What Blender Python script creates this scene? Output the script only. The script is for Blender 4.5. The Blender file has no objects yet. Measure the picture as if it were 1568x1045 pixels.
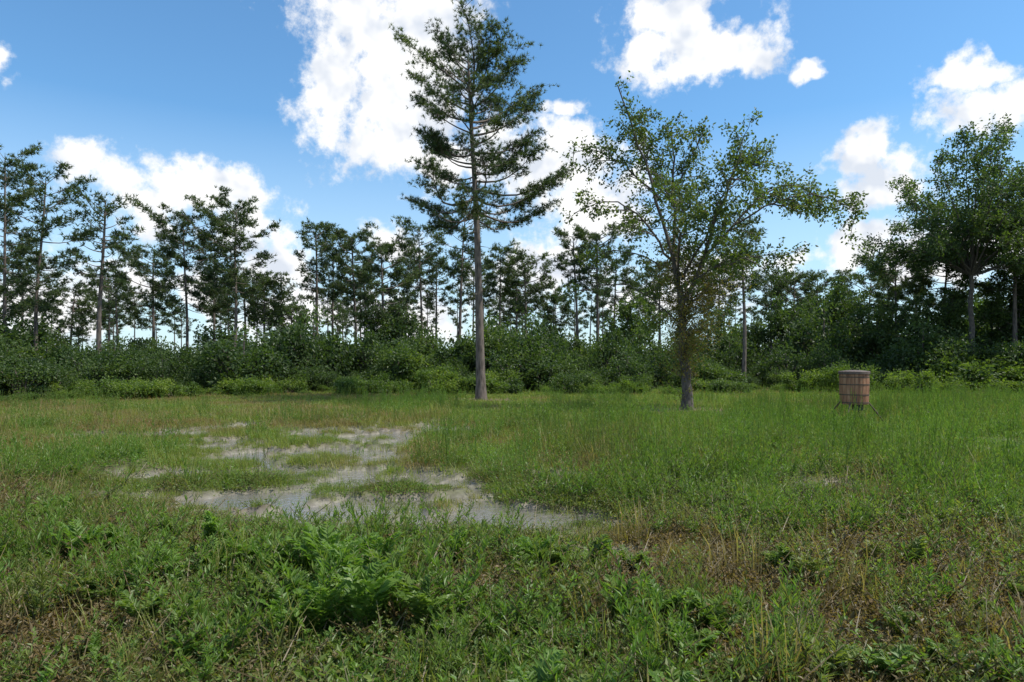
import bpy, math, numpy as np
from mathutils import Vector
rng=np.random.default_rng(7)
scene=bpy.context.scene
scene.view_settings.view_transform='Standard'
scene.view_settings.look='None'
scene.view_settings.exposure=0

# ------------------------------------------------------------------ helpers
def nrm(a):
    return a/np.maximum(np.linalg.norm(a,axis=-1,keepdims=True),1e-9)
TAB=np.random.default_rng(3).random((256,256))
def vnoise(x,y,s=0):
    x=np.asarray(x,float)+s*17.3; y=np.asarray(y,float)+s*9.1
    xi=np.floor(x).astype(int); yi=np.floor(y).astype(int)
    fx=x-xi; fy=y-yi
    fx=fx*fx*(3-2*fx); fy=fy*fy*(3-2*fy)
    g=lambda i,j:TAB[(xi+i)%256,(yi+j)%256]
    return (g(0,0)*(1-fx)+g(1,0)*fx)*(1-fy)+(g(0,1)*(1-fx)+g(1,1)*fx)*fy
def fbm(x,y,s=0,o=4):
    t=0;a=.5;tot=0
    for i in range(o):
        t=t+a*vnoise(np.asarray(x)*2**i,np.asarray(y)*2**i,s+i*3);tot+=a;a*=.5
    return t/tot
class MB:
    def __init__(s): s.V=[];s.n=0;s.F=[];s.H=None
    def add(s,v,f,mat=0,tint=0.5):
        v=np.asarray(v,float).reshape(-1,3); f=np.asarray(f,int)
        t=np.broadcast_to(np.asarray(tint,float),(len(f),))
        s.V.append(v); s.F.append((f+s.n,mat,t)); s.n+=len(v)
    def mesh(s,name,mats,smooth=()):
        V=np.concatenate(s.V)
        me=bpy.data.meshes.new(name)
        loops=np.concatenate([f.ravel() for f,_,_ in s.F])
        tot=np.concatenate([np.full(len(f),f.shape[1]) for f,_,_ in s.F])
        mi=np.concatenate([np.full(len(f),m) for f,m,_ in s.F])
        ti=np.concatenate([t for _,_,t in s.F])
        st=np.concatenate([[0],np.cumsum(tot)[:-1]])
        me.vertices.add(len(V)); me.vertices.foreach_set('co',V.astype(np.float32).ravel())
        me.loops.add(len(loops)); me.loops.foreach_set('vertex_index',loops.astype(np.int32))
        me.polygons.add(len(tot)); me.polygons.foreach_set('loop_start',st.astype(np.int32))
        me.polygons.foreach_set('loop_total',tot.astype(np.int32))
        me.polygons.foreach_set('material_index',mi.astype(np.int32))
        me.polygons.foreach_set('use_smooth',np.isin(mi,list(smooth)))
        for m in mats: me.materials.append(m)
        a=me.attributes.new('tint','FLOAT','FACE'); a.data.foreach_set('value',ti.astype(np.float32))
        if s.H is not None:
            a=me.attributes.new('hue','FLOAT','FACE'); a.data.foreach_set('value',np.concatenate(s.H).astype(np.float32))
        me.update(calc_edges=True)
        return me
def obj(name,me,loc=(0,0,0),parent=None,link=True):
    o=bpy.data.objects.new(name,me); o.location=loc
    if link: scene.collection.objects.link(o)
    if parent: o.parent=parent
    return o
def tube(b,P,R,n=6,mat=0,tint=.5):
    P=np.asarray(P,float);R=np.asarray(R,float);m=len(P)
    T=nrm(np.gradient(P,axis=0))
    ref=np.array([0,0,1.]) if abs(T[:,2].mean())<.8 else np.array([0,1.,0])
    A=nrm(np.cross(T,ref)); Bv=np.cross(T,A)
    th=np.arange(n)*2*math.pi/n
    v=P[:,None]+R[:,None,None]*(np.cos(th)[None,:,None]*A[:,None]+np.sin(th)[None,:,None]*Bv[:,None])
    i=np.arange(m-1)[:,None]*n; j=np.arange(n)[None]; k=(j+1)%n
    f=np.stack([i+j,i+k,i+n+k,i+n+j],-1).reshape(-1,4)
    b.add(v,f,mat,tint)
def leaves(b,C,D,L,W,mat,tint,flat=0.,r=rng):
    n=len(C); D=nrm(D); R=r.normal(size=(n,3)); 
    R=R*(1-flat)+np.array([0,0,1.5])*flat
    S=nrm(np.cross(D,R)); N=np.cross(S,D)
    L=np.broadcast_to(L,(n,))[:,None]; W=np.broadcast_to(W,(n,))[:,None]
    v=np.stack([C,C+D*L*.42+S*W*.5+N*W*.15,C+D*L-N*L*.1,C+D*L*.42-S*W*.5+N*W*.15],1)
    b.add(v,np.arange(4*n).reshape(n,4),mat,tint)
def needles(b,C,D,k,L,W,mat,tint,spread=.9,r=rng):
    n=len(C)
    Cx=np.repeat(C,k,0); Dx=nrm(np.repeat(nrm(D),k,0)+r.normal(size=(n*k,3))*spread*.6)
    S=nrm(np.cross(Dx,r.normal(size=(n*k,3))))
    l=(L*r.uniform(.7,1.2,n*k))[:,None]
    v=np.stack([Cx-S*W*.5,Cx+S*W*.5,Cx+Dx*l],1)
    b.add(v,np.arange(3*n*k).reshape(-1,3),mat,np.repeat(np.broadcast_to(tint,(n,)),k))
def resample(P,n):
    P=np.asarray(P,float)
    for _ in range(2):   # chaikin
        Q=[P[0]]
        for a,c in zip(P[:-1],P[1:]): Q+= [a*.75+c*.25,a*.25+c*.75]
        Q.append(P[-1]); P=np.array(Q)
    d=np.r_[0,np.cumsum(np.linalg.norm(np.diff(P,axis=0),axis=1))]
    t=np.linspace(0,d[-1],n)
    return np.stack([np.interp(t,d,P[:,i]) for i in range(3)],1)

# ------------------------------------------------------------------ materials
def newmat(name):
    m=bpy.data.materials.new(name); m.use_nodes=True
    nt=m.node_tree; nt.nodes.clear()
    return m,nt,nt.nodes.new,nt.links.new
def ramp(nt,stops):
    r=nt.nodes.new('ShaderNodeValToRGB'); e=r.color_ramp.elements
    while len(e)<len(stops): e.new(.5)
    for x,(p,c) in zip(e,stops): x.position=p; x.color=(*c,1)
    return r
def leafmat(name,cols,trans=.35,rough=.5,hue_cols=None,tsat=1.5):
    m,nt,N,L=newmat(name)
    at=N('ShaderNodeAttribute'); at.attribute_name='tint'
    r=ramp(nt,cols); L(at.outputs['Fac'],r.inputs[0]); col=r.outputs[0]
    if hue_cols:
        r2=ramp(nt,hue_cols); L(at.outputs['Fac'],r2.inputs[0])
        hi=N('ShaderNodeAttribute'); hi.attribute_name='hue'
        mx=N('ShaderNodeMix'); mx.data_type='RGBA'; L(hi.outputs['Fac'],mx.inputs[0]); L(col,mx.inputs[6]); L(r2.outputs[0],mx.inputs[7]); col=mx.outputs[2]
    p=N('ShaderNodeBsdfPrincipled'); p.inputs['Roughness'].default_value=rough; p.inputs['Specular IOR Level'].default_value=.35
    L(col,p.inputs['Base Color'])
    t=N('ShaderNodeBsdfTranslucent'); hs=N('ShaderNodeMix'); hs.data_type='RGBA'; hs.blend_type='MULTIPLY'; hs.inputs[0].default_value=1
    L(col,hs.inputs[6]); hs.inputs[7].default_value=(1.5*tsat,1.6*tsat,.6*tsat,1); L(hs.outputs[2],t.inputs[0])
    ms=N('ShaderNodeMixShader'); ms.inputs[0].default_value=trans; L(p.outputs[0],ms.inputs[1]); L(t.outputs[0],ms.inputs[2])
    o=N('ShaderNodeOutputMaterial'); L(ms.outputs[0],o.inputs[0])
    return m
def barkmat(name,c1,c2,sc=9,bump=.5):
    m,nt,N,L=newmat(name)
    tc=N('ShaderNodeTexCoord'); mp=N('ShaderNodeMapping'); mp.inputs['Scale'].default_value=(1,1,.28)
    L(tc.outputs['Object'],mp.inputs[0])
    v=N('ShaderNodeTexVoronoi'); v.inputs['Scale'].default_value=sc; L(mp.outputs[0],v.inputs['Vector'])
    n=N('ShaderNodeTexNoise'); n.inputs['Scale'].default_value=sc*1.5; n.inputs['Detail'].default_value=5; L(mp.outputs[0],n.inputs['Vector'])
    a=N('ShaderNodeMath'); a.operation='MULTIPLY'; L(v.outputs['Distance'],a.inputs[0]); L(n.outputs['Fac'],a.inputs[1])
    r=ramp(nt,[(.05,c2),(.35,c1)]); L(a.outputs[0],r.inputs[0])
    p=N('ShaderNodeBsdfPrincipled'); p.inputs['Roughness'].default_value=.9; L(r.outputs[0],p.inputs['Base Color'])
    bp=N('ShaderNodeBump'); bp.inputs['Strength'].default_value=bump; bp.inputs['Distance'].default_value=.05; L(a.outputs[0],bp.inputs['Height']); L(bp.outputs[0],p.inputs['Normal'])
    o=N('ShaderNodeOutputMaterial'); L(p.outputs[0],o.inputs[0])
    return m
M_pbark=barkmat('pine_bark',(.17,.135,.11),(.065,.05,.04))
M_bark=barkmat('brown_bark',(.12,.10,.08),(.055,.045,.035),14,.4)
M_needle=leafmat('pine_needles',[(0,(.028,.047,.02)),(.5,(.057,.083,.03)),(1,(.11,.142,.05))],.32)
M_leaf=leafmat('oak_leaves',[(0,(.042,.068,.016)),(.5,(.082,.115,.026)),(.85,(.13,.158,.036)),(1,(.19,.16,.045))],.4)
M_yleaf=leafmat('yellowing_leaves',[(0,(.10,.11,.025)),(.6,(.17,.15,.035)),(1,(.2,.12,.04))],.4)
M_dleaf=leafmat('forest_leaves',[(0,(.028,.051,.017)),(.5,(.062,.098,.027)),(1,(.115,.16,.042))],.35)
M_mleaf=leafmat('sapling_leaves',[(0,(.035,.065,.018)),(.5,(.08,.12,.028)),(1,(.14,.185,.042))],.37)
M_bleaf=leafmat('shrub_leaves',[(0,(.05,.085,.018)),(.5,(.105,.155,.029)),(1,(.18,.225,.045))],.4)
M_grass=leafmat('grass_blades',[(0,(.08,.108,.019)),(.5,(.15,.19,.032)),(1,(.245,.265,.06))],.37,.5,[(0,(.14,.105,.042)),(.5,(.22,.17,.075)),(1,(.32,.24,.12))])
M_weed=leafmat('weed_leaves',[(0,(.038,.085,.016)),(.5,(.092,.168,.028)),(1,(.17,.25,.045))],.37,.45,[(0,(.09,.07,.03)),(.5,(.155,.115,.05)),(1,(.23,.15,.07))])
M_stem=leafmat('weed_stems',[(0,(.09,.085,.03)),(1,(.15,.10,.05))],.1)

# ------------------------------------------------------------------ terrain
PUD=[(-7.4,15.3,.9,.9),(-6.9,17.0,.7,.9),(-9.0,14.6,.8,.6),(-2.9,14.8,.9,1.9),(-1.8,16.2,.9,1.),(-4.6,15.4,.6,.8),(-5.9,14.2,.6,.5),
 (-4.3,11.9,.9,1.0),(-3.1,12.4,.8,.8),(-5.5,13.0,.8,.5),(-2.2,11.3,.5,.4),(-1.9,9.4,1.2,.6),(-2.9,8.1,1.3,.5),(-1.6,7.5,1.4,.6),(-.5,7.3,1.1,.55),(.35,7.0,.8,.4),(-3.4,7.6,.8,.35),
 (-4.2,8.5,.9,.45),(-4.9,9.7,.8,.4),(-3.4,10.0,.7,.4),(-.6,8.7,.6,.35),(4.2,9.0,.6,.4),(1.0,5.7,.5,.2),(1.9,4.1,.25,.15),(10.1,13.5,.7,.5),(.75,9.8,.5,.4),(8.2,12.6,.4,.3)]
def ell(wx,wy,k=1.):
    m=np.full(np.shape(wx),-9.)
    for cx,cy,a,c in PUD: m=np.maximum(m,1-np.sqrt(((wx-cx)/(a*k))**2+((wy-cy)/(c*k))**2))
    return m
def warp(x,y): return x+(fbm(x*1.3,y*1.3,2)-.5)*.8, y+(fbm(x*1.3,y*1.3,9)-.5)*.5
def pudmask(x,y):
    x=np.asarray(x,float);y=np.asarray(y,float)
    wx,wy=warp(x,y)
    return np.maximum(ell(wx,wy),-2)+(fbm(x*2.0,y*2.2,5)-.5)*3.0+(vnoise(x*8,y*8,15)-.5)*.6-.02
def wet(x,y):
    wx,wy=warp(x,y); return np.clip(ell(wx,wy+.4,1.6)*2.2,0,1)
def terr(x,y):
    x=np.asarray(x,float);y=np.asarray(y,float)
    m=np.clip(pudmask(x,y)*1.8+.5,0,1)
    h=.015+.07*fbm(x*.9,y*.9,1)+.05*(fbm(x*5,y*5,4)-.4)
    return h*(1-m)+m*(-.058+.09*(fbm(x*4,y*4,8)-.5))
def axis(lo,hi,st,far,g=1.25):
    a=list(np.arange(lo,hi,st)); s=st
    x=a[-1]
    while x<far: s*=g; x+=s; a.append(x)
    s=st;x=lo;pre=[]
    while x>-far: s*=g; x-=s; pre.append(x)
    return np.array(pre[::-1]+a)
gx=axis(-11,11,.055,900); gy=axis(3,18.5,.055,900)
X,Y=np.meshgrid(gx,gy); Z=terr(X,Y)
b=MB(); nx,ny=len(gx),len(gy)
i=np.arange(ny-1)[:,None]*nx; j=np.arange(nx-1)[None]
b.add(np.stack([X,Y,Z],-1),np.stack([i+j,i+j+1,i+nx+j+1,i+nx+j],-1).reshape(-1,4),0)
m,nt,N,L=newmat('field_soil')
geo=N('ShaderNodeNewGeometry')
def nz(s,d=5):
    n=N('ShaderNodeTexNoise'); n.inputs['Scale'].default_value=s; n.inputs['Detail'].default_value=d; L(geo.outputs['Position'],n.inputs['Vector']); return n
n1=nz(.5,3);n2=nz(6,6);n3=nz(45,3)
r1=ramp(nt,[(.35,(.08,.09,.03)),(.5,(.12,.12,.045)),(.65,(.15,.115,.06))]); L(n1.outputs['Fac'],r1.inputs[0])
r2=ramp(nt,[(.3,(.35,.3,.25)),(.7,(1.1,1.1,1.0))]); L(n2.outputs['Fac'],r2.inputs[0])
mx=N('ShaderNodeMix'); mx.data_type='RGBA'; mx.blend_type='MULTIPLY'; mx.inputs[0].default_value=1; L(r1.outputs[0],mx.inputs[6]); L(r2.outputs[0],mx.inputs[7])
sa=N('ShaderNodeAttribute'); sa.attribute_name='sand'
r3=ramp(nt,[(.25,(.12,.10,.075)),(.75,(.34,.30,.25))]); 
n4=nz(11,5); L(n4.outputs['Fac'],r3.inputs[0])
m2=N('ShaderNodeMix'); m2.data_type='RGBA'; L(sa.outputs['Fac'],m2.inputs[0]); L(mx.outputs[2],m2.inputs[6]); L(r3.outputs[0],m2.inputs[7])
la=N('ShaderNodeAttribute'); la.attribute_name='litter'
r4=ramp(nt,[(.3,(.09,.055,.035)),(.7,(.24,.15,.09))]); L(n3.outputs['Fac'],r4.inputs[0])
m3=N('ShaderNodeMix'); m3.data_type='RGBA'; L(la.outputs['Fac'],m3.inputs[0]); L(m2.outputs[2],m3.inputs[6]); L(r4.outputs[0],m3.inputs[7])
p=N('ShaderNodeBsdfPrincipled'); L(m3.outputs[2],p.inputs['Base Color'])
mr=N('ShaderNodeMapRange'); L(sa.outputs['Fac'],mr.inputs[0]); mr.inputs[3].default_value=.95; mr.inputs[4].default_value=.35; L(mr.outputs[0],p.inputs['Roughness'])
bp=N('ShaderNodeBump'); bp.inputs['Strength'].default_value=.6; bp.inputs['Distance'].default_value=.03; L(n2.outputs['Fac'],bp.inputs['Height']); L(bp.outputs[0],p.inputs['Normal'])
o=N('ShaderNodeOutputMaterial'); L(p.outputs[0],o.inputs[0])
gme=b.mesh('ground',[m],smooth=(0,))
PINE=(-1.26,28.); OAK=(5.75,22.3); FEED=(8.82,17.6)
at=gme.attributes.new('sand','FLOAT','POINT'); at.data.foreach_set('value',np.clip(np.maximum(pudmask(X,Y)*1.5+.55,wet(X,Y)*.5*fbm(X*3,Y*3,77)),0,1).astype(np.float32).ravel())
def litter(x,y):
    w=(fbm(x*1.2,y*1.2,12)-.5)*1.8
    d1=np.hypot((x-PINE[0])/1.1,y-PINE[1])+w; d2=np.hypot((x-OAK[0]+.7)/1.5,y-OAK[1]+.2)+w
    return np.clip(1.9-np.minimum(d1,d2),0,1)
at=gme.attributes.new('litter','FLOAT','POINT'); at.data.foreach_set('value',litter(X,Y).astype(np.float32).ravel())
obj('ground',gme)
# water
m,nt,N,L=newmat('shallow_water')
p=N('ShaderNodeBsdfPrincipled'); p.inputs['Base Color'].default_value=(.17,.155,.13,1); p.inputs['Roughness'].default_value=.05; p.inputs['Specular IOR Level'].default_value=1.; p.inputs['IOR'].default_value=1.65
geo=N('ShaderNodeNewGeometry'); n=nz(14,3); bp=N('ShaderNodeBump'); bp.inputs['Strength'].default_value=.75; bp.inputs['Distance'].default_value=.02; L(n.outputs['Fac'],bp.inputs['Height']); L(bp.outputs[0],p.inputs['Normal'])
o=N('ShaderNodeOutputMaterial'); L(p.outputs[0],o.inputs[0])
b=MB(); b.add([(-11,3,-.028),(11.2,3,-.028),(11.2,19,-.028),(-11,19,-.028)],[[0,1,2,3]],0)
obj('puddle_water',b.mesh('puddle_water',[m]))

# ------------------------------------------------------------------ scatter via geometry nodes (trees/bushes only)
def scatter(name,pts,rot,scl,idx,protos):
    col=bpy.data.collections.new(name+'_prototypes')
    for o_ in protos: col.objects.link(o_)
    me=bpy.data.meshes.new(name); n=len(pts)
    me.vertices.add(n); me.vertices.foreach_set('co',np.asarray(pts,np.float32).ravel())
    a=me.attributes.new('rot','FLOAT_VECTOR','POINT'); a.data.foreach_set('vector',np.asarray(rot,np.float32).ravel())
    a=me.attributes.new('scl','FLOAT_VECTOR','POINT'); a.data.foreach_set('vector',np.asarray(scl,np.float32).ravel())
    a=me.attributes.new('idx','INT','POINT'); a.data.foreach_set('value',np.asarray(idx,np.int32))
    ob=obj(name,me)
    g=bpy.data.node_groups.new(name,'GeometryNodeTree')
    g.interface.new_socket('Geometry',in_out='INPUT',socket_type='NodeSocketGeometry')
    g.interface.new_socket('Geometry',in_out='OUTPUT',socket_type='NodeSocketGeometry')
    N=g.nodes.new;L=g.links.new
    gi=N('NodeGroupInput');go=N('NodeGroupOutput');ip=N('GeometryNodeInstanceOnPoints');ci=N('GeometryNodeCollectionInfo')
    ci.inputs['Collection'].default_value=col; ci.inputs['Separate Children'].default_value=True; ci.inputs['Reset Children'].default_value=True
    ip.inputs['Pick Instance'].default_value=True
    def na(nm,t):
        x=N('GeometryNodeInputNamedAttribute'); x.data_type=t; x.inputs[0].default_value=nm; return x.outputs[0]
    L(gi.outputs[0],ip.inputs['Points']);L(ci.outputs[0],ip.inputs['Instance'])
    L(na('idx','INT'),ip.inputs['Instance Index']);L(na('rot','FLOAT_VECTOR'),ip.inputs['Rotation']);L(na('scl','FLOAT_VECTOR'),ip.inputs['Scale'])
    L(ip.outputs[0],go.inputs[0])
    md=ob.modifiers.new('scatter','NODES'); md.node_group=g
    return ob

# plant prototypes (copied into ONE meadow mesh) -----------------------
def blades(b,n,rad,h0,h1,w,mat,r,lean=.5,tri=False):
    a=r.uniform(0,6.28,n); q=rad*np.sqrt(r.random(n))
    C=np.stack([q*np.cos(a),q*np.sin(a),np.full(n,-.02)],1)
    h=r.uniform(h0,h1,n)[:,None]; d=r.uniform(0,6.28,n); D=np.stack([np.cos(d),np.sin(d),0*d],1); S=np.stack([-np.sin(d),np.cos(d),0*d],1)
    l=r.uniform(.1,lean,n)[:,None]; up=np.array([0,0,1.])
    m1=C+up*h*.55+D*h*l*.3; t=C+up*h*(1-l*.25)+D*h*l
    w=w*r.uniform(.6,1.3,n)[:,None]; ti=r.random(n)
    if tri:
        b.add(np.stack([C-S*w*.5,C+S*w*.5,t],1),np.arange(3*n).reshape(n,3),mat,ti); return
    v=np.stack([C-S*w*.4,C+S*w*.4,m1+S*w*.5,m1-S*w*.5,t],1)
    base=np.arange(n)[:,None]*5
    b.add(v,base+np.array([[0,1,2,3]]),mat,ti)
    b.F.append(((base+np.array([[3,2,4]]))+b.n-5*n,mat,ti))
G_,W_,S_t=0,1,2
def stems_plant(r,ns,h0,h1,nl,ll,lw,spread,lean=.25,ang=.8,stem=True,sm=S_t,lm=W_):
    b=MB()
    for s in range(ns):
        a=r.uniform(0,6.28); q=spread*math.sqrt(r.random())
        c=np.array([q*math.cos(a),q*math.sin(a),-.02]); h=r.uniform(h0,h1)
        d=np.array([math.cos(a),math.sin(a),0])*r.uniform(0,lean)+r.normal(size=3)*.06; d[2]=1
        t=np.linspace(0,1,4)[:,None]; P=c+d*h*t+np.array([math.cos(a),math.sin(a),0])*h*lean*.5*t**2
        if stem: tube(b,P[[0,2,3]],[.0035,.0025,.0012],3,sm,r.random())
        k=int(nl*r.uniform(.8,1.2)); u=r.uniform(.12,1,k)**.8
        C=np.stack([np.interp(u,t[:,0],P[:,i]) for i in range(3)],1)
        th=np.arange(k)*2.4+r.random(); el=ang*r.uniform(.6,1.3,k)+u**3*.6
        D=np.stack([np.cos(th)*np.cos(el),np.sin(th)*np.cos(el),np.sin(el)],1)
        L_=ll*r.uniform(.7,1.2,k)*(1-.45*u)
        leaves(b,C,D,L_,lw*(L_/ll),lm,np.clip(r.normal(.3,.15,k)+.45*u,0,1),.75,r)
    return b
def frond_plant(r,nf,L0,L1):
    # arching pinnate fronds
    b=MB()
    for s in range(nf):
        a=r.uniform(0,6.28); Lf=r.uniform(L0,L1); k=15; t=np.linspace(0,1,k)
        d=np.array([math.cos(a),math.sin(a),0]); rise=r.uniform(.75,1.15); out=r.uniform(.15,.55)
        P=d*(Lf*out*t**1.4)[:,None]+np.array([0,0,1])*(Lf*rise*(t-.3*t**2.6))[:,None]+d*.02
        tube(b,P[::4],[.004,.003,.002,.0015],3,W_,.3)
        sd=np.array([-d[1],d[0],0]); tan=nrm(np.gradient(P,axis=0)); q=np.arange(2,k)
        w=Lf*.26*np.sin(np.pi*np.clip(t[q]*.85+.12,0,1))
        for sg in(-1,1):
            D=sd*sg+tan[q]*.8+r.normal(0,.14,(len(q),3))
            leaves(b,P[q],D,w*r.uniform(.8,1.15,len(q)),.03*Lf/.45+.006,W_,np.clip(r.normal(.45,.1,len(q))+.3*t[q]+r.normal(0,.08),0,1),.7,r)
    return b
R=np.random.default_rng
PRO={}
def P2(nm,fn,n): PRO[nm]=[fn(k) for k in range(n)]
def gb(*a,**k):
    b=MB(); blades(b,*a,**k); return b
P2('grass',lambda k:gb(34,.19,.06,.22,.007,G_,R(10+k),.8),4)
P2('gmid',lambda k:gb(36,.28,.07,.2,.012,G_,R(15+k),.8,tri=True),3)
P2('gfar',lambda k:gb(42,.42,.06,.17,.022,G_,R(20+k),.8,tri=True),3)
P2('sprig',lambda k:gb(12,.1,.08,.24,.008,G_,R(25+k),.7,tri=True),3)
P2('tussock',lambda k:gb(34,.13,.06,.2,.011,G_,R(27+k),.7,tri=True),3)
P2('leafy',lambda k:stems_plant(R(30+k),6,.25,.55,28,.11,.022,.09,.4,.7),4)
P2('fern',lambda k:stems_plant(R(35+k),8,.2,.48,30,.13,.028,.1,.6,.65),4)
P2('frond',lambda k:frond_plant(R(38+k),13,.28,.52),4)
P2('feather',lambda k:stems_plant(R(40+k),6,.3,.6,46,.065,.009,.08,.25,.5,stem=False),2)
P2('rush',lambda k:stems_plant(R(45+k),7,.4,.8,20,.075,.013,.16,.1,1.0,sm=W_),3)
P2('low',lambda k:stems_plant(R(50+k),10,.06,.2,14,.028,.014,.2,.9,.3),4)
P2('lowmid',lambda k:stems_plant(R(55+k),9,.06,.18,8,.045,.025,.25,.9,.3,stem=False),3)
P2('ovate',lambda k:stems_plant(R(60+k),5,.12,.3,14,.06,.032,.08,.6,.3),2)
P2('stalk',lambda k:stems_plant(R(70+k),3,.4,.62,60,.018,.012,.05,.15,.9,sm=S_t,lm=S_t),1)
P2('clump',lambda k:stems_plant(R(80+k),10,.2,.6,14,.09,.022,.24,.2,.9,stem=False),3)
P2('tall',lambda k:gb(18,.12,.25,.5,.006,G_,R(90+k),.5),2)
def carpet(k):
    r=R(95+k); b=MB(); n=170; a=r.uniform(0,6.28,n); q=.3*np.sqrt(r.random(n)); C=np.stack([q*np.cos(a),q*np.sin(a),r.uniform(0,.07,n)*(1-q/.4)],1)
    D=r.normal(size=(n,3)); D[:,2]=abs(D[:,2])*.7; leaves(b,C,D,r.uniform(.02,.045,n),.016,W_,r.random(n),.4,r); return b
P2('carpet',carpet,3)
MEADOW=MB(); MEADOW.H=[]
def copyto(b,x,y,z,rot,tx,ty,s,sz,hue):
    V=np.concatenate(b.V); n=len(x)
    if n==0: return
    c,si=np.cos(rot)[:,None],np.sin(rot)[:,None]
    vx=(V[:,0]*c-V[:,1]*si)*s[:,None]; vy=(V[:,0]*si+V[:,1]*c)*s[:,None]; vz=np.broadcast_to(V[:,2],vx.shape)*(s*sz)[:,None]
    P=np.stack([x[:,None]+vx+vz*tx[:,None],y[:,None]+vy+vz*ty[:,None],z[:,None]+vz],-1)
    off=(np.arange(n)*len(V))[:,None,None]+MEADOW.n
    MEADOW.V.append(P.reshape(-1,3)); MEADOW.n+=n*len(V)
    for f,mt,t in b.F:
        MEADOW.F.append(((f[None]+off).reshape(-1,f.shape[1]),mt,np.tile(t,n))); MEADOW.H.append(np.repeat(hue,len(f)))
def field(n,y0,y1,wid=.85,pad=1.2):
    y=np.sqrt(rng.uniform(y0**2,y1**2,n)); x=rng.uniform(-1,1,n)*(wid*y+pad); return x,y
def hueat(x,y):
    h=fbm(x*.35,y*.35,21); h2=fbm(x*1.4,y*1.4,33)
    v=(h*.55+h2*.45-.475)*7
    fg=np.clip((7-y)/4,0,1)*.32
    rt=np.clip(x/6,0,1)*np.clip((y-6)/4,0,1)*.5
    lf=np.clip((-x-4)/6,0,1)*.25
    return np.clip(v+fg-rt+lf,0,1)
def put(x,y,kind,s0,s1,pm=.12,huef=1,hadd=0,wd=.35):
    m=pudmask(x,y); li=litter(x,y); we=wet(x,y)
    df=np.hypot(x-FEED[0],(y-FEED[1]+1.)/1.6)
    keep=((m<-.32)|(rng.random(len(x))<pm*np.where(m>0,.5,1)))&(rng.random(len(x))>li*.9)&(np.hypot(x,y)>2.6)&(rng.random(len(x))>we*wd)
    if kind in('clump','leafy','feather','tall','fern','frond','rush'): keep&=df>1.
    x=x[keep];y=y[keep];we=we[keep];n=len(x); z=terr(x,y)
    s=rng.uniform(s0,s1,n)*(1-.5*we); hu=np.clip(hueat(x,y)*huef+hadd+rng.normal(0,.15,n),0,1)
    ps=PRO[kind]; ch=rng.integers(0,len(ps),n)
    ro=rng.uniform(0,6.28,n); tx,ty=rng.normal(0,.1,(2,n)); sz=rng.uniform(.8,1.25,n)*np.where(df[keep]<1.1,.5,1)
    for k,pb in enumerate(ps):
        q=ch==k; copyto(pb,x[q],y[q],z[q],ro[q],tx[q],ty[q],s[q],sz[q],hu[q])
def where(x,y,f): 
    k=rng.random(len(x))<f; return x[k],y[k]
x,y=field(2900,2.6,9.5); x,y=where(x,y,np.clip((fbm(x*.7,y*.7,61)-.38)*4,.12,1)); put(x,y,'grass',.6,1.1,.3)
x,y=field(3600,2.6,9.5); put(x,y,'carpet',.8,1.5,.05,1,.15)
x,y=field(3400,2.6,9.5); put(x,y,'low',.7,1.6,.08,1.1,.2)
x,y=field(6500,9,17.5); x,y=where(x,y,np.clip((fbm(x*.8,y*.8,65)-.28)*4,.2,1)); put(x,y,'gmid',.8,1.2,.2)
x,y=field(4000,9,17.5); put(x,y,'lowmid',.8,1.3,.08)
x=rng.uniform(-9.5,2,5000); y=rng.uniform(5.5,17.5,5000); x,y=where(x,y,(wet(x,y)>.05)*np.clip((fbm(x*1.5,y*1.5,91)-.3)*3,.1,1)); put(x,y,'sprig',.6,1.3,1,.8,0,0)
x=rng.uniform(-9.5,2,9000); y=rng.uniform(5.5,17.5,9000); x,y=where(x,y,(wet(x,y)>.05)*((pudmask(x,y)<-.05)*.8+np.clip((fbm(x*1.1,y*2.4,93)-.54)*9,0,.5))); put(x,y,'tussock',.7,1.3,1,.8,0,0)
x,y=field(12000,17,38); put(x,y,'gfar',.8,1.25,.3)
x,y=field(3000,17,38); put(x,y,'lowmid',1.,1.6,.08)
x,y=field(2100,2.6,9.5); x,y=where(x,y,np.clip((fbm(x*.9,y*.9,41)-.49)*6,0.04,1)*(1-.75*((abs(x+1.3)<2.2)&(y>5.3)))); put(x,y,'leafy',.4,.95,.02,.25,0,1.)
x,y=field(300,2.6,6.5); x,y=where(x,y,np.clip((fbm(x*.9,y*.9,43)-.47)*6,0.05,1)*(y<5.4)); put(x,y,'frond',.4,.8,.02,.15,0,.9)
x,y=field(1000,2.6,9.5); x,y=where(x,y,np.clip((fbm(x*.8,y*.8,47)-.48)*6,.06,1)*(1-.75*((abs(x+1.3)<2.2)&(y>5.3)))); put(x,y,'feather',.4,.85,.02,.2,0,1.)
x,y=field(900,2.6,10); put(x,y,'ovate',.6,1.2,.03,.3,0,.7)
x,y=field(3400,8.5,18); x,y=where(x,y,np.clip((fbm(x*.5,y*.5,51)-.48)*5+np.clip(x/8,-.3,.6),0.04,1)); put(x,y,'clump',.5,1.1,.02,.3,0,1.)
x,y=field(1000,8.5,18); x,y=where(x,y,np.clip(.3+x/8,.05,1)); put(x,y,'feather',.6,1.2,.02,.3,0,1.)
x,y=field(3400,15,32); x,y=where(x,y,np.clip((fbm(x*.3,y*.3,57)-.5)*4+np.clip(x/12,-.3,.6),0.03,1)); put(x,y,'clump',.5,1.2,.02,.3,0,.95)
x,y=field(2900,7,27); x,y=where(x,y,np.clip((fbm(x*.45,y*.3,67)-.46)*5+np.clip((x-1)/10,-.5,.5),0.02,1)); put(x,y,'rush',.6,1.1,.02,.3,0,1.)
x,y=field(1400,3,20); put(x,y,'tall',.6,1.2,.3,1,0,.4)
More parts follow.
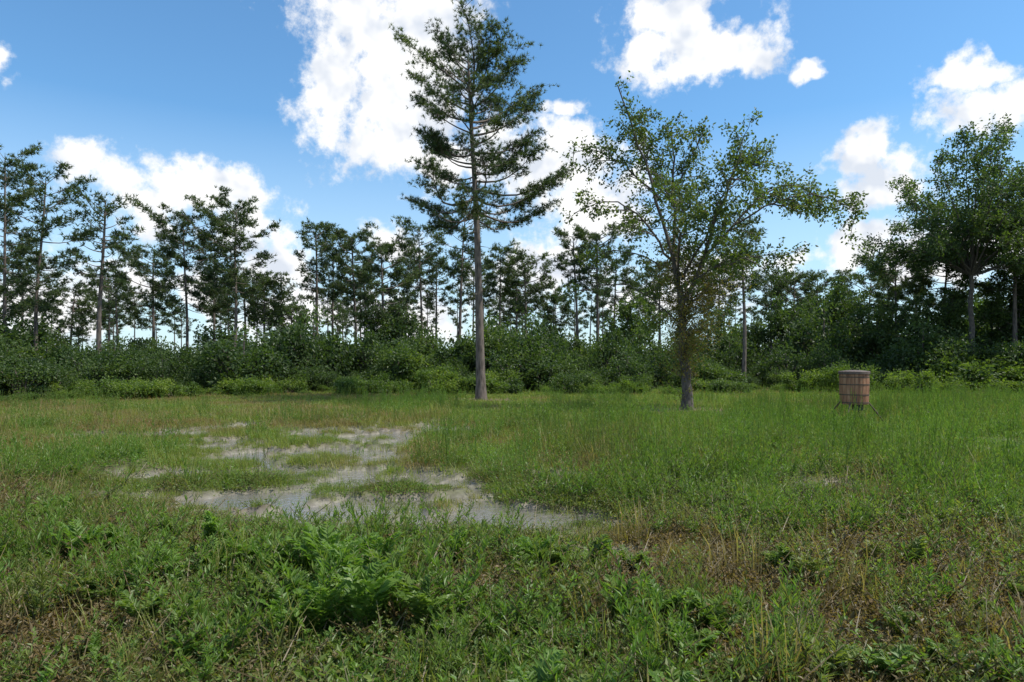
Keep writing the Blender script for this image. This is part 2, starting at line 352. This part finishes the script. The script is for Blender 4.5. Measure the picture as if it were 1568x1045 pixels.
for cx,cy,n,s in [(-1.75,4.9,18,.95),(-.75,4.3,18,1.0),(-2.6,4.6,12,.8),(-.3,3.5,7,.8),(-1.6,3.7,10,.7),(.9,4.2,6,.7),(-3.2,5.2,12,.8),(-4.4,6.5,10,.7),(.9,3.3,4,.6),(-2.2,3.3,6,.7)]:
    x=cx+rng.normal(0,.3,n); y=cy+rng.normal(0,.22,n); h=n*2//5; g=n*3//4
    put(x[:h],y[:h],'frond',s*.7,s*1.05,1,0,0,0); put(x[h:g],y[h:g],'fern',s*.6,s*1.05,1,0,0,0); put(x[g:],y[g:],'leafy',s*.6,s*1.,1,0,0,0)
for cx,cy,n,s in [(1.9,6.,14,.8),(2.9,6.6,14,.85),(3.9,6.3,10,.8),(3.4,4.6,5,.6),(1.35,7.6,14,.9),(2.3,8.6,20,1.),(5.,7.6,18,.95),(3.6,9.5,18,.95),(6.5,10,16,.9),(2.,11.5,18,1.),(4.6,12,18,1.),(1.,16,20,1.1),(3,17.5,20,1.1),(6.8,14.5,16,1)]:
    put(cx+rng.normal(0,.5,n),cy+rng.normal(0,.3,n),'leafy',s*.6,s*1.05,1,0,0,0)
put(np.array([.62,.66]),np.array([6.4,6.5]),'stalk',1.2,1.4,1,1,1,0)
print('meadow verts',MEADOW.n)
obj('meadow_grass',MEADOW.mesh('meadow_grass',[M_grass,M_weed,M_stem]))

# ------------------------------------------------------------------ pines
def gen_pine(name,loc,H,cb,hw,seed,nb=38,trunk=None,tr=None,k=9,nl=.17,nw=.018,prof=None,dens=1.,dead=4,mat=None,sides=7,tufts=12,inner=.4,sv=.27,topel=.8):
    r=R(seed); b=MB(); tr=tr or H*.0125
    Ht=cb+(H-cb)*.92
    if trunk is None:
        lx,ly=r.normal(0,.025,2)*H; q=r.normal(0,.008,2)*H
        trunk=[(0,0,-.2),(lx*.2+q[0],ly*.2+q[1],H*.35),(lx*.6,ly*.6,H*.7),(lx,ly,Ht)]
    T=resample(trunk,16); tz=T[:,2]
    u=np.clip(tz/H,0,1); rad=tr*(1-u*.8)*(1+.45*np.exp(-np.clip(tz,0,9)/.35)); rad[-1]=tr*.06
    tube(b,T,rad,sides+2,0)
    at=lambda z:np.array([np.interp(z,tz,T[:,0]),np.interp(z,tz,T[:,1]),z])
    prof=prof or [(0,.55),(.2,.85),(.5,1.),(.8,.85),(1,.4)]
    az=r.random()*6
    side=r.uniform(1-sv*1.3,1+sv*.7,8)
    for i in range(nb):
        t=(i+r.random())/nb; z=cb+(Ht*.985-cb)*t; az+=2.4+r.normal(0,.5)
        Lb=hw*np.interp(t,[p_[0] for p_ in prof],[p_[1] for p_ in prof])*r.uniform(.5,1.08)*side[int((az%6.283)/6.284*8)]
        el=np.interp(t,[0,.4,1],[-.05,.2,topel])+r.normal(0,.12)
        mxh=(H-z)-.1
        if Lb*math.sin(max(el,0))*1.2>mxh: el=math.asin(min(1,max(.05,mxh/Lb/1.2)))
        s=np.linspace(0,1,7)
        d=np.array([math.cos(az),math.sin(az),0]); sd=np.array([-d[1],d[0],0])
        P=at(z)+d*(Lb*s*math.cos(el*.9))[:,None]+np.array([0,0,1])*(Lb*(math.sin(el)*s-.16*np.sin(s*3.1)*(1-t)+.15*s**2.5))[:,None]+sd*(Lb*.1*np.sin(s*r.uniform(2,5))*r.choice([-1,1]))[:,None]
        tube(b,P,tr*np.clip(.2*Lb/hw+.08,.05,.3)*(1-s*.85),4,0)
        ns=max(4,int((4+Lb*4.2)*dens)); bt=r.normal(0,.12)
        for q in range(ns):
            u0=r.uniform(inner,1) if q>1 else 1.
            o=np.array([np.interp(u0,s,P[:,c]) for c in range(3)])
            sg=1 if q%2 else -1
            l2=min(.25*Lb+.25,1.)*r.uniform(.5,1.1)*(1.15-u0*.4)
            dd=nrm(d*r.uniform(.4,1)+sd*sg*r.uniform(.3,1)*(1.15-u0*.4)+np.array([0,0,r.uniform(.05,.5)]))
            ss=np.linspace(0,1,3); Q=o+dd*(l2*ss)[:,None]
            tube(b,Q,tr*.04*(1-ss*.7)+.004,3,0)
            nt_=max(4,int(l2*tufts)); uu=r.uniform(.3,1.1,nt_)
            C=o+dd*(l2*uu)[:,None]+r.normal(0,.11,(nt_,3))*np.array([1.2,1.2,.6])
            D=nrm(dd*.6+np.array([0,0,.45])+r.normal(0,.55,(nt_,3)))
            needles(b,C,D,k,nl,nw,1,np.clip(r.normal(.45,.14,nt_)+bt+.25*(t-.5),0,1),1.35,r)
    for i in range(dead):
        z=cb*r.uniform(.55,1); a=r.uniform(0,6.28); s=np.linspace(0,1,4); d=np.array([math.cos(a),math.sin(a),r.uniform(-.3,.3)])
        tube(b,at(z)+d*(r.uniform(.3,.9)*s)[:,None],tr*.12*(1-s*.8),3,0)
    me=b.mesh(name,[M_pbark,mat or M_needle],smooth=(0,))
    return obj(name,me,loc)
# the tall pine in the middle
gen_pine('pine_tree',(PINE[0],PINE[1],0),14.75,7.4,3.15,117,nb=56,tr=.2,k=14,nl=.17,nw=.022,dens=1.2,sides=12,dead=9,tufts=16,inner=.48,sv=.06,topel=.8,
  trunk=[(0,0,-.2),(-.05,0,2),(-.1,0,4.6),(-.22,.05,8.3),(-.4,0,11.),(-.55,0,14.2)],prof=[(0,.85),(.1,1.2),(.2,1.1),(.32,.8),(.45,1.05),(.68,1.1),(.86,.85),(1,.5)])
TR=[(8,38,213,490,80,1.1),(58,42,248,480,66,1),(152,36,297,440,50,.7),(285,46,322,480,76,1),(355,44,302,465,68,1.05),(232,52,385,500,54,1),(325,55,372,480,50,1),
(405,48,432,500,38,1),(488,48,338,455,32,1),(512,52,352,465,36,1),(545,50,352,460,42,1.1),(590,46,372,520,50,1.4),(645,50,343,440,42,.9),(668,60,395,470,34,1),
(700,52,320,430,48,1),(765,55,378,455,34,1),(790,62,410,480,30,1),(808,54,392,480,38,1),(845,56,455,510,32,1),(885,50,352,440,34,1),(915,50,349,450,38,1),(940,56,380,465,34,1),
(1138,40,330,450,48,.9),(1215,55,422,500,40,1),(1372,46,388,480,52,1.1),(1440,44,372,480,54,1.2),(1556,40,300,450,64,1.1),(105,50,440,530,40,1),(1100,58,400,485,36,1),(1010,58,400,485,36,1),
(725,60,400,470,34,1),(445,62,470,510,28,1),(620,58,400,475,36,1),(985,62,420,490,34,1),(1180,60,420,490,38,1),(1325,58,420,490,42,1),(30,55,390,480,50,1),(180,58,420,500,44,1),(375,60,420,490,40,1),(560,62,400,485,40,1),(1250,60,420,495,40,1),
(-70,40,230,480,70,1),(-170,44,270,480,60,1),(1650,40,260,480,70,1),(1750,46,300,480,60,1)]
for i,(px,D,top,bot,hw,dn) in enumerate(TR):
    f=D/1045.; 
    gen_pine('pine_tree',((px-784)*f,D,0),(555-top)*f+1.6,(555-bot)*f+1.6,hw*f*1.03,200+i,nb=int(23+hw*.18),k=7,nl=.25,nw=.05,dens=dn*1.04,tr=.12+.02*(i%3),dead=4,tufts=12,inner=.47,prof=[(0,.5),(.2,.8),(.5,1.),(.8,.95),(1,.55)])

# ------------------------------------------------------------------ broadleaf trees
def gen_broad(name,loc,limbs,seed,leafn=9,ls=.1,sub=1.2,twl=.6,dens=1.,mat=1,mats=None,first=.25,yl=None,spread=.16,flat=.2,droop=0.):
    r=R(seed); b=MB()
    for P,r0,r1,dn in limbs:
        P=resample(P,12); L_=np.linalg.norm(np.diff(P,axis=0),axis=1).sum()
        P[1:-1]+=r.normal(0,.04,(10,3))
        rad=np.linspace(r0,r1,12)
        if r0>.12 and abs(P[0,2])<.4: rad*=1+.5*np.exp(-np.clip(P[:,2],0,9)/.3)
        tube(b,P,rad,8 if r0>.06 else 5,0)
        if dn<=0: continue
        s=np.linspace(0,1,12)
        for q in range(int(L_*4.2*dn*dens)+2):
            u=r.uniform(first,1); o=np.array([np.interp(u,s,P[:,c]) for c in range(3)])
            tang=nrm(P[min(11,int(u*11)+1)]-P[max(0,int(u*11)-1)])
            d=nrm(r.normal(0,1,3)*np.array([1,1,.7])+tang*.7+np.array([0,0,.1])); l=sub*r.uniform(.3,1.2)*(1.2-.5*u)
            ss=np.linspace(0,1,5); dr=r.uniform(-.15,.3)+droop
            Q=o+d*(l*ss)[:,None]-np.array([0,0,dr*l])*(ss**2)[:,None]+r.normal(0,.03,(5,3))*ss[:,None]
            tube(b,Q,(.016*l+.004)*(1-ss*.8),4,0)
            bt=r.normal(0,.13)
            for w in range(int(2+l*5)):
                u2=r.uniform(.35,1); o2=np.array([np.interp(u2,ss,Q[:,c]) for c in range(3)])
                d2=nrm(d*.6+r.normal(0,.7,3)); l2=twl*r.uniform(.4,1)
                E=o2+d2*l2; tube(b,np.stack([o2,E]),[.005,.003],3,0)
                n=leafn; uu=r.uniform(.25,1.1,n)[:,None]
                C=o2+d2*l2*uu+r.normal(0,spread*.5,(n,3)); D=d2*.6+r.normal(0,.7,(n,3))-np.array([0,0,.25])
                leaves(b,C,D,ls*r.uniform(.7,1.25,n),ls*.6,mat,np.clip(r.normal(.42,.12)+bt+r.normal(0,.12,n),0,1),flat,r)
    if yl:
        for (c,sd_,n) in yl:
            c=np.array(c)
            for _ in range(n):
                o=c+r.normal(0,1,3)*np.array(sd_)
                rt=np.array([-.1,0,max(.3,o[2]-.5)]); E=o
                tube(b,np.stack([rt,rt*.45+E*.55+np.array([0,0,.05]),E]),[.010,.006,.003],3,0)
                C=E+(rt-E)*r.uniform(-.05,.55,(22,1))+r.normal(0,.11,(22,3))
                leaves(b,C,r.normal(size=(22,3)),ls*.65*r.uniform(.6,1.2,22),ls*.42,2,r.random(22),.2,r)
    return obj(name,b.mesh(name,mats,smooth=(0,)),loc)
def pp(*pts,base=(1055,632),s=22.3/1045):
    return [((x-base[0])*s,dy,(base[1]-y)*s) for x,y,dy in pts]
limbs=[(pp((1055,640,0),(1054,600,0),(1050,560,0),(1046,500,0),(1043,440,0)),.175,.10,0),
(pp((1045,460,0),(1030,390,-.1),(1012,310,.1),(988,235,.2),(965,180,.1),(948,130,.1)),.075,.02,.95),
(pp((1043,470,0),(1038,380,.5),(1045,290,.8),(1040,210,.9),(1040,180,1)),.07,.02,1.1),
(pp((1045,470,0),(1075,400,-.3),(1100,320,-.5),(1120,260,-.7),(1128,225,-.7)),.075,.02,1.15),
(pp((1075,400,-.3),(1130,340,-.2),(1180,290,.1),(1230,275,.3),(1268,310,.4)),.05,.012,1.2),
(pp((1120,350,-.3),(1170,320,-1),(1220,310,-1.4),(1280,345,-1.6)),.035,.01,1.1),
(pp((1030,400,0),(985,345,-.4),(930,305,-.6),(878,335,-.7)),.045,.01,.8),
(pp((1010,305,0),(960,245,.5),(915,215,.7),(880,225,.8)),.04,.01,.95),
(pp((1110,290,-.4),(1150,255,-.2),(1185,250,0)),.035,.01,1.3),
(pp((1040,300,.8),(1000,250,1.2),(1000,190,1.3),(990,160,1.3)),.035,.01,.95),
(pp((1040,290,.8),(1075,230,.9),(1085,195,.9)),.035,.01,1.15),
(pp((1046,500,0),(1010,460,.6),(960,425,1.0),(905,440,1.1)),.035,.01,.4),
(pp((1045,480,0),(1095,440,.9),(1140,395,1.5),(1180,380,1.9)),.045,.01,1.1),
(pp((1040,420,0),(1030,360,-1),(1000,300,-1.8),(970,290,-2.2)),.045,.01,.6),
(pp((1045,430,0),(1070,370,-1.1),(1090,300,-2.),(1100,270,-2.3)),.045,.01,.95),
(pp((1040,420,.1),(1050,360,1.2),(1080,290,2.1),(1110,260,2.5)),.045,.01,1.),
(pp((1045,440,0),(1080,420,-.9),(1130,400,-1.6),(1165,410,-2)),.035,.01,.9),
(pp((1045,420,0),(1000,390,.9),(950,370,1.4),(930,390,1.6)),.035,.01,.5)]
gen_broad('oak_tree',(OAK[0],OAK[1],0),limbs,5,leafn=11,ls=.118,sub=1.1,twl=.42,dens=1.04,mats=[M_bark,M_leaf,M_yleaf],first=.22,droop=.12,
  yl=[((-.1,0,2.6),(.45,.4,.8),170),((.35,0,3.6),(.7,.5,.7),130),((-.1,0,4.6),(.8,.5,.8),90)])
def auto_limbs(r,H,cb,hw,n,tr,depth=None):
    depth=depth or hw
    out=[([(0,0,-.2),(r.normal(0,.1),r.normal(0,.1),cb*.6),(r.normal(0,.15),r.normal(0,.15),cb*1.05)],tr,tr*.65,0)]
    top=out[0][0][-1]
    for i in range(n):
        a=i*2.4+r.normal(0,.3); v=(i+.5)/n; el=math.asin(min(.98,v*1.05-.08 if v>.08 else 0))
        e=np.array([hw*math.cos(el)*math.cos(a),depth*math.cos(el)*math.sin(a),cb+(H-cb)*(.12+.88*math.sin(el))])*np.r_[r.uniform(.7,1.1,2),1]
        e[2]=cb+(e[2]-cb)*r.uniform(.85,1.)
        m_=np.array(top)*.5+e*.5; m_[2]+=r.uniform(0,.12)*(H-cb); m_[:2]*=.8
        out.append(([top,tuple(m_),tuple(e)],tr*.35,.012,1.))
    return out
for i,(px,D,top,bot,hw,n,dn,mt) in enumerate([(1487,39,172,430,172,30,.92,M_dleaf),(970,44,425,545,50,9,1,M_mleaf),(1275,50,405,525,66,12,1,M_dleaf),(1200,47,445,535,48,9,1,M_dleaf),(60,44,475,545,46,8,.9,M_dleaf),
   (600,46,435,535,46,9,1,M_dleaf),(1630,40,200,460,130,20,.9,M_dleaf),(1550,42,390,535,70,12,1,M_dleaf),(1340,44,445,540,54,9,1,M_dleaf),(1440,42,430,540,58,11,1,M_dleaf),(340,46,490,545,46,8,.9,M_dleaf),(860,48,505,550,42,7,.9,M_dleaf),(1120,47,465,545,46,8,.9,M_dleaf)]):
    f=D/1045; r=R(300+i)
    big=hw>100
    gen_broad('hardwood_tree',((px-784)*f,D,0),auto_limbs(r,(555-top)*f+1.2,(555-bot)*f+1.6,hw*f,n,.17 if big else .12),400+i,leafn=11,ls=.175 if big else .2,sub=1.15 if big else 1.,twl=.55,dens=dn*(.72 if big else .85),mats=[M_bark,mt],first=.28,spread=.26,flat=.4)

# ------------------------------------------------------------------ understory / shrubs
def gen_bush(seed,h,w,n,ls,mats,nl=16):
    r=R(seed); b=MB(); 
    a=r.uniform(0,6.28,nl); q=np.sqrt(r.random(nl)); 
    Cz=h*(.12+.66*r.random(nl)*(1-q*.35)); LC=np.stack([q*w*.78*np.cos(a),q*w*.78*np.sin(a),Cz],1); LR=r.uniform(.11,.3,nl)*min(h,w*1.4)
    for i in range(nl):
        tube(b,np.array([[LC[i,0]*.15,LC[i,1]*.15,-.1],[LC[i,0]*.5,LC[i,1]*.5,LC[i,2]*.6],LC[i]]),[.03*h**.5*.6,.015,.006],4,0)
    k=r.integers(0,nl,n); d=nrm(r.normal(size=(n,3))); rr=r.random(n)**.4
    C=LC[k]+d*(LR[k]*rr*(1+r.normal(0,.28,n)))[:,None]*np.array([1.15,1.15,.8]); ok=C[:,2]>.02; C=C[ok];d=d[ok];k=k[ok]
    lt=r.normal(0,.2,nl)
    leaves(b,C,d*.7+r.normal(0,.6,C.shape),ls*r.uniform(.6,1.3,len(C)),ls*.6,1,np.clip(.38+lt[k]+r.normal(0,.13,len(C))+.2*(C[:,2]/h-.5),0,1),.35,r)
    return b.mesh('bush',mats,smooth=(0,))
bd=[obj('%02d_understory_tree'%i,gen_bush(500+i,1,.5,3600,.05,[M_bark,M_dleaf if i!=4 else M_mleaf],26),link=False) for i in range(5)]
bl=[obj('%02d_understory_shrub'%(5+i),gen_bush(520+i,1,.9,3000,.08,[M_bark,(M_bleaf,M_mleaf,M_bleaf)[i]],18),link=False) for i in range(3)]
def yb(u): return np.interp(u,[-1.2,-.75,-.56,-.27,0,.2,.4,.75,1.2],[21,26,29.5,33,33.5,32.5,36,33,28])
P_=[];Rr=[];S_=[];I_=[]
def row(n,off0,off1,h0,h1,ids,asp=1.,fr=9,var=1.,u=None):
    if u is None: u=np.linspace(-1.15,1.15,n)+rng.normal(0,.026,n)
    y=yb(u)+rng.uniform(off0,off1,n); x=u*y
    h=rng.uniform(h0,h1,n)*(1-.5*var+var*fbm(u*fr,y*0,70+int(off0))); w=h*asp*rng.uniform(.8,1.3,n)
    P_.append(np.stack([x,y,0*x],1)); Rr.append(np.stack([0*x,0*x,rng.uniform(0,6.28,n)],1)); S_.append(np.stack([w,w,h],1)); I_.append(rng.choice(ids,n))
row(85,-1.2,1.2,.3,1.1,[5,6,7],1.2,25,1.6)
row(80,1,2.5,.8,1.9,[5,6,7,0,1,4],1.,25,1.7)
row(80,2.5,5,1.2,3.0,[0,1,2,3,4],.9,14,1.8)
row(72,5,9,2.1,4.6,[0,1,2,3,4],.8,12,1.8)
row(64,9,15,2.4,5.6,[0,1,2,3,4],.75,12,1.9)
row(52,16,28,3.0,5.8,[0,1,2,3,4],.85,10,1.8)
row(52,32,60,3.2,6.0,[0,1,2,3,4],1.1,8,1.4)
row(14,2.5,5,3.0,4.4,[0,1,2,3],.8,12,1.,rng.uniform(.45,1.,14))
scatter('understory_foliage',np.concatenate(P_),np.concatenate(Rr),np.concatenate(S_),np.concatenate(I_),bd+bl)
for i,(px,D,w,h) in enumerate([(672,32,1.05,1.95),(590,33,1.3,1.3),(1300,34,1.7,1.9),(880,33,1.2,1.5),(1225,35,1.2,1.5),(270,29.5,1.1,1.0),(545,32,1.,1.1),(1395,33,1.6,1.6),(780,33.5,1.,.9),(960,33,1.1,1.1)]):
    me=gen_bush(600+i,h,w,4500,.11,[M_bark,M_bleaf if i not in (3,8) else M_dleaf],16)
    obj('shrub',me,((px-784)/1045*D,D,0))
dp=[]
for i in range(4):
    o=gen_pine('distant_pine',(0,0,0),13,7,1.9,700+i,nb=22,k=5,nl=.34,nw=.09,dens=.8,tr=.14,dead=0,tufts=8); scene.collection.objects.unlink(o); o.name='%02d_distant_pine'%i; dp.append(o)
n=130; u=rng.uniform(-1.15,1.15,n); y=rng.uniform(62,110,n); s=rng.uniform(.55,.9,n)*(y/75)**.5
scatter('distant_forest',np.stack([u*y,y,0*y],1),np.stack([0*u,0*u,rng.uniform(0,6.28,n)],1),np.stack([s,s,s],1),rng.integers(0,4,n),dp)

# ------------------------------------------------------------------ game feeder
m,nt,N,L=newmat('weathered_wood')
tc=N('ShaderNodeTexCoord')
mp=N('ShaderNodeMapping'); mp.inputs['Scale'].default_value=(14,14,2); L(tc.outputs['Object'],mp.inputs[0])
n=N('ShaderNodeTexNoise'); n.inputs['Scale'].default_value=1; n.inputs['Detail'].default_value=6; L(mp.outputs[0],n.inputs['Vector'])
r_=ramp(nt,[(.3,(.15,.065,.03)),(.5,(.30,.14,.07)),(.7,(.40,.22,.12))]); L(n.outputs['Fac'],r_.inputs[0])
p=N('ShaderNodeBsdfPrincipled'); p.inputs['Roughness'].default_value=.75; L(r_.outputs[0],p.inputs['Base Color']); o=N('ShaderNodeOutputMaterial'); L(p.outputs[0],o.inputs[0]); M_wood=m
def plain(nm,c,ro,me=0):
    m,nt,N,L=newmat(nm); p=N('ShaderNodeBsdfPrincipled'); tc=N('ShaderNodeTexCoord'); n=N('ShaderNodeTexNoise'); n.inputs['Scale'].default_value=18; n.inputs['Detail'].default_value=5; L(tc.outputs['Object'],n.inputs['Vector'])
    r_=ramp(nt,[(.3,tuple(x*.6 for x in c)),(.7,tuple(x*1.3 for x in c))]); L(n.outputs['Fac'],r_.inputs[0]); L(r_.outputs[0],p.inputs['Base Color']); p.inputs['Roughness'].default_value=ro; p.inputs['Metallic'].default_value=me
    o=N('ShaderNodeOutputMaterial'); L(p.outputs[0],o.inputs[0]); return m
M_iron=plain('rusty_iron',(.10,.07,.05),.7,.2); M_lid=plain('dark_lid',(.12,.08,.06),.6); M_blk=plain('black_box',(.02,.02,.02),.5)
fx,fy=FEED
fe=bpy.data.objects.new('game_feeder',None); fe.location=(fx,fy,0.07); scene.collection.objects.link(fe)
b=MB(); ns=22; z0,z1=.48,1.24
for s in range(ns):
    a0=s*2*math.pi/ns+.012; a1=(s+1)*2*math.pi/ns-.012
    zz=np.linspace(z0,z1,7); rr=.335+.01*np.sin((zz-z0)/(z1-z0)*math.pi)+.02*(zz-z0)
    v=[];fc=[]
    for k,(z,q) in enumerate(zip(zz,rr)):
        for a,rd in ((a0,q),(a1,q),(a1,q-.03),(a0,q-.03)): v.append((rd*math.cos(a),rd*math.sin(a),z))
    for k in range(6):
        for e in range(4): fc.append([4*k+e,4*k+(e+1)%4,4*k+4+(e+1)%4,4*k+4+e])
    fc+= [[3,2,1,0],[24,25,26,27]]
    b.add(v,fc,0)
th=np.linspace(0,2*math.pi,33)[:-1]
obj('staves',b.mesh('staves',[M_wood]),parent=fe)
def lathe(nm,prof,mat):
    b=MB(); pr=np.array(prof); v=np.stack([pr[:,0][:,None]*np.cos(th),pr[:,0][:,None]*np.sin(th),pr[:,1][:,None]+0*th],-1); k=len(pr)
    i=np.arange(k-1)[:,None]*32;j=np.arange(32)[None];jj=(j+1)%32
    b.add(v,np.stack([i+j,i+jj,i+32+jj,i+32+j],-1).reshape(-1,4),0); return obj(nm,b.mesh(nm,[mat],smooth=()),parent=fe)
lathe('inner_drum',[(.001,.47),(.31,.47),(.31,1.25),(.001,1.25)],M_lid)
for nm,z in (('hoop_top',1.17),('hoop_upper',.98),('hoop_lower',.72),('hoop_bottom',.52)):
    rd=.336+.01*math.sin((z-z0)/(z1-z0)*math.pi)+.02*(z-z0)
    lathe(nm,[(rd-.02,z-.014),(rd+.004,z-.014),(rd+.005,z+.014),(rd-.02,z+.014)],M_iron)
lathe('lid',[(.001,1.35),(.15,1.345),(.36,1.32),(.375,1.31),(.375,1.245),(.362,1.245),(.362,1.29),(.001,1.3)],M_lid)
b=MB(); bx=lambda c,s:b.add([(c[0]+i*s[0]/2,c[1]+j*s[1]/2,c[2]+k*s[2]/2) for i in(-1,1) for j in(-1,1) for k in(-1,1)],[[0,1,3,2],[4,6,7,5],[0,4,5,1],[2,3,7,6],[0,2,6,4],[1,5,7,3]],0)
bx((.08,-.02,.4),(.2,.18,.13)); bx((.08,-.02,.32),(.3,.28,.012)); obj('spinner_box',b.mesh('spinner_box',[M_blk]),parent=fe)
for k,a in enumerate((-.35,-2.3,2.5,.9)):
    b=MB(); c,s=math.cos(a),math.sin(a)
    tube(b,[(.3*c,.3*s,.56),(.42*c,.42*s,.4),(.78*c,.78*s,-.1)],[.02]*3,6); obj('leg_%d'%(k+1),b.mesh('leg',[M_iron],smooth=(0,)),parent=fe)
b=MB(); tube(b,[(-.12,-.36,.5),(-.12,-.365,.75)],[.012,.012],5); obj('wire_conduit',b.mesh('wire_conduit',[M_iron]),parent=fe)

# ------------------------------------------------------------------ world sky with cumulus
SUN_EL=math.radians(60); SUN_AZ=math.radians(98)   # azimuth from +Y toward +X
w=bpy.data.worlds.new('World'); scene.world=w; w.use_nodes=True; nt=w.node_tree; nt.nodes.clear(); N=nt.nodes.new; L=nt.links.new
sky=N('ShaderNodeTexSky'); sky.sky_type='NISHITA'; sky.sun_disc=False; sky.sun_elevation=SUN_EL; sky.sun_rotation=SUN_AZ; sky.air_density=1.0; sky.dust_density=.5; sky.ozone_density=1.2
tc=N('ShaderNodeTexCoord'); sp=N('ShaderNodeSeparateXYZ'); L(tc.outputs['Generated'],sp.inputs[0])
def mth(op,a,c=None,d=None,cl=False):
    x=N('ShaderNodeMath'); x.operation=op; x.use_clamp=cl
    for k,v in enumerate((a,c,d)):
        if v is None: continue
        if isinstance(v,(int,float)): x.inputs[k].default_value=v
        else: L(v,x.inputs[k])
    return x.outputs[0]
az=mth('ARCTAN2',sp.outputs[0],sp.outputs[1]); el=mth('ARCSINE',sp.outputs[2])
cb=N('ShaderNodeCombineXYZ'); L(az,cb.inputs[0]); L(el,cb.inputs[1])
def noise(vec,s,d,ro=.55,di=0):
    n=N('ShaderNodeTexNoise'); n.inputs['Scale'].default_value=s; n.inputs['Detail'].default_value=d; n.inputs['Roughness'].default_value=ro; n.inputs['Distortion'].default_value=di; L(vec,n.inputs['Vector']); return n
wn=noise(tc.outputs['Generated'],8,4,.6)
sb=N('ShaderNodeVectorMath'); sb.operation='MULTIPLY_ADD'; L(wn.outputs['Color'],sb.inputs[0]); sb.inputs[1].default_value=(.15,.15,0); L(cb.outputs[0],sb.inputs[2])
CL=[(550,40,98,75),(625,40,85,85),(655,110,68,75),(530,150,65,68),(600,165,88,75),(655,220,75,48),(770,245,68,38),(860,270,98,66),(900,330,74,48),
(1040,20,85,50),(1065,75,62,45),(1000,80,50,25),(1110,85,70,28),(872,160,36,18),(1500,115,85,26),(1480,165,80,26),(1570,150,60,42),(1305,225,50,32),(1325,270,52,38),
(140,250,60,40),(215,295,95,40),(320,300,115,40),(385,340,52,34),(420,400,42,44),(8,110,40,16),(440,480,78,48),(820,430,98,46),(1200,412,64,28),(1310,398,66,32),(1420,400,88,35),(625,370,42,28),(230,430,140,36),(60,470,120,40),(1060,440,125,38),(600,480,115,36),(1240,105,34,12),(1560,380,90,48)]
den=None
for (x_,y_,rx,ry) in CL:
    u=(x_-784)/1045; v=(555-y_)/1045; a=math.atan(u)+.075; e=math.atan(v/math.sqrt(1+u*u))+.075
    ra=rx/1045/(1+u*u)*1.25; re=ry/1045/math.sqrt(1+u*u)*1.25
    s2=N('ShaderNodeVectorMath'); s2.operation='MULTIPLY_ADD'; L(sb.outputs[0],s2.inputs[0]); s2.inputs[1].default_value=(1/ra,1/re,0); s2.inputs[2].default_value=(-a/ra,-e/re,0)
    s3=N('ShaderNodeVectorMath'); s3.operation='LENGTH'; L(s2.outputs[0],s3.inputs[0])
    q=s3.outputs['Value']
    den=q if den is None else mth('MINIMUM',den,q)
den=mth('MAXIMUM',mth('SUBTRACT',1.,den),-1.6)
big=noise(tc.outputs['Generated'],3.2,3)
away=mth('GREATER_THAN',mth('ABSOLUTE',az),.85)
den=mth('MAXIMUM',den,mth('SUBTRACT',mth('MULTIPLY',mth('SUBTRACT',big.outputs['Fac'],.54),7.),mth('MULTIPLY',mth('SUBTRACT',1.,away),9.)))
fine=noise(tc.outputs['Generated'],19,8,.64)
dn=mth('ADD',mth('MULTIPLY',mth('SUBTRACT',fine.outputs['Fac'],.5),2.8),den)
mk=N('ShaderNodeMapRange'); mk.interpolation_type='SMOOTHSTEP'; L(dn,mk.inputs[0]); mk.inputs[1].default_value=-.12; mk.inputs[2].default_value=.55
of=N('ShaderNodeVectorMath'); of.operation='ADD'; L(tc.outputs['Generated'],of.inputs[0]); of.inputs[1].default_value=(.012,0,.022)
n_a=noise(tc.outputs['Generated'],9,4); n_b=noise(of.outputs[0],9,4)
rel=mth('MULTIPLY_ADD',mth('SUBTRACT',n_a.outputs['Fac'],n_b.outputs['Fac']),3.5,.7,True)
cr=ramp(nt,[(.3,(7.6,8.2,9.2)),(.75,(11.,11.,11.))]); L(rel,cr.inputs[0])
tn=N('ShaderNodeMix'); tn.data_type='RGBA'; tn.blend_type='MULTIPLY'; tn.inputs[0].default_value=1; L(sky.outputs[0],tn.inputs[6]); tn.inputs[7].default_value=(1.1,1.68,1.95,1)
hz=N('ShaderNodeMapRange'); L(el,hz.inputs[0]); hz.inputs[1].default_value=0; hz.inputs[2].default_value=.33; hz.inputs[3].default_value=.7; hz.inputs[4].default_value=0
hm=N('ShaderNodeMix'); hm.data_type='RGBA'; L(hz.outputs[0],hm.inputs[0]); L(tn.outputs[2],hm.inputs[6]); hm.inputs[7].default_value=(8.,9.4,10.5,1)
mxn=N('ShaderNodeMix'); mxn.data_type='RGBA'; L(mk.outputs[0],mxn.inputs[0]); L(hm.outputs[2],mxn.inputs[6]); L(cr.outputs[0],mxn.inputs[7])
bg=N('ShaderNodeBackground'); bg.inputs['Strength'].default_value=.1; L(mxn.outputs[2],bg.inputs[0]); wo=N('ShaderNodeOutputWorld'); L(bg.outputs[0],wo.inputs[0])
sl=bpy.data.lights.new('sun','SUN'); sl.energy=5; sl.angle=math.radians(.5); sl.color=(1,.96,.88)
so=bpy.data.objects.new('sun',sl); scene.collection.objects.link(so); so.location=(20,10,40)
d=Vector((math.sin(SUN_AZ)*math.cos(SUN_EL),math.cos(SUN_AZ)*math.cos(SUN_EL),math.sin(SUN_EL)))
so.rotation_euler=d.to_track_quat('Z','Y').to_euler()
# ------------------------------------------------------------------ camera
cam=bpy.data.cameras.new('camera'); co=bpy.data.objects.new('camera',cam); scene.collection.objects.link(co); scene.camera=co
cam.lens=24; cam.sensor_width=36; cam.shift_y=.0207; cam.clip_end=3000; co.location=(0,0,1.62); co.rotation_euler=(math.radians(90),0,0)
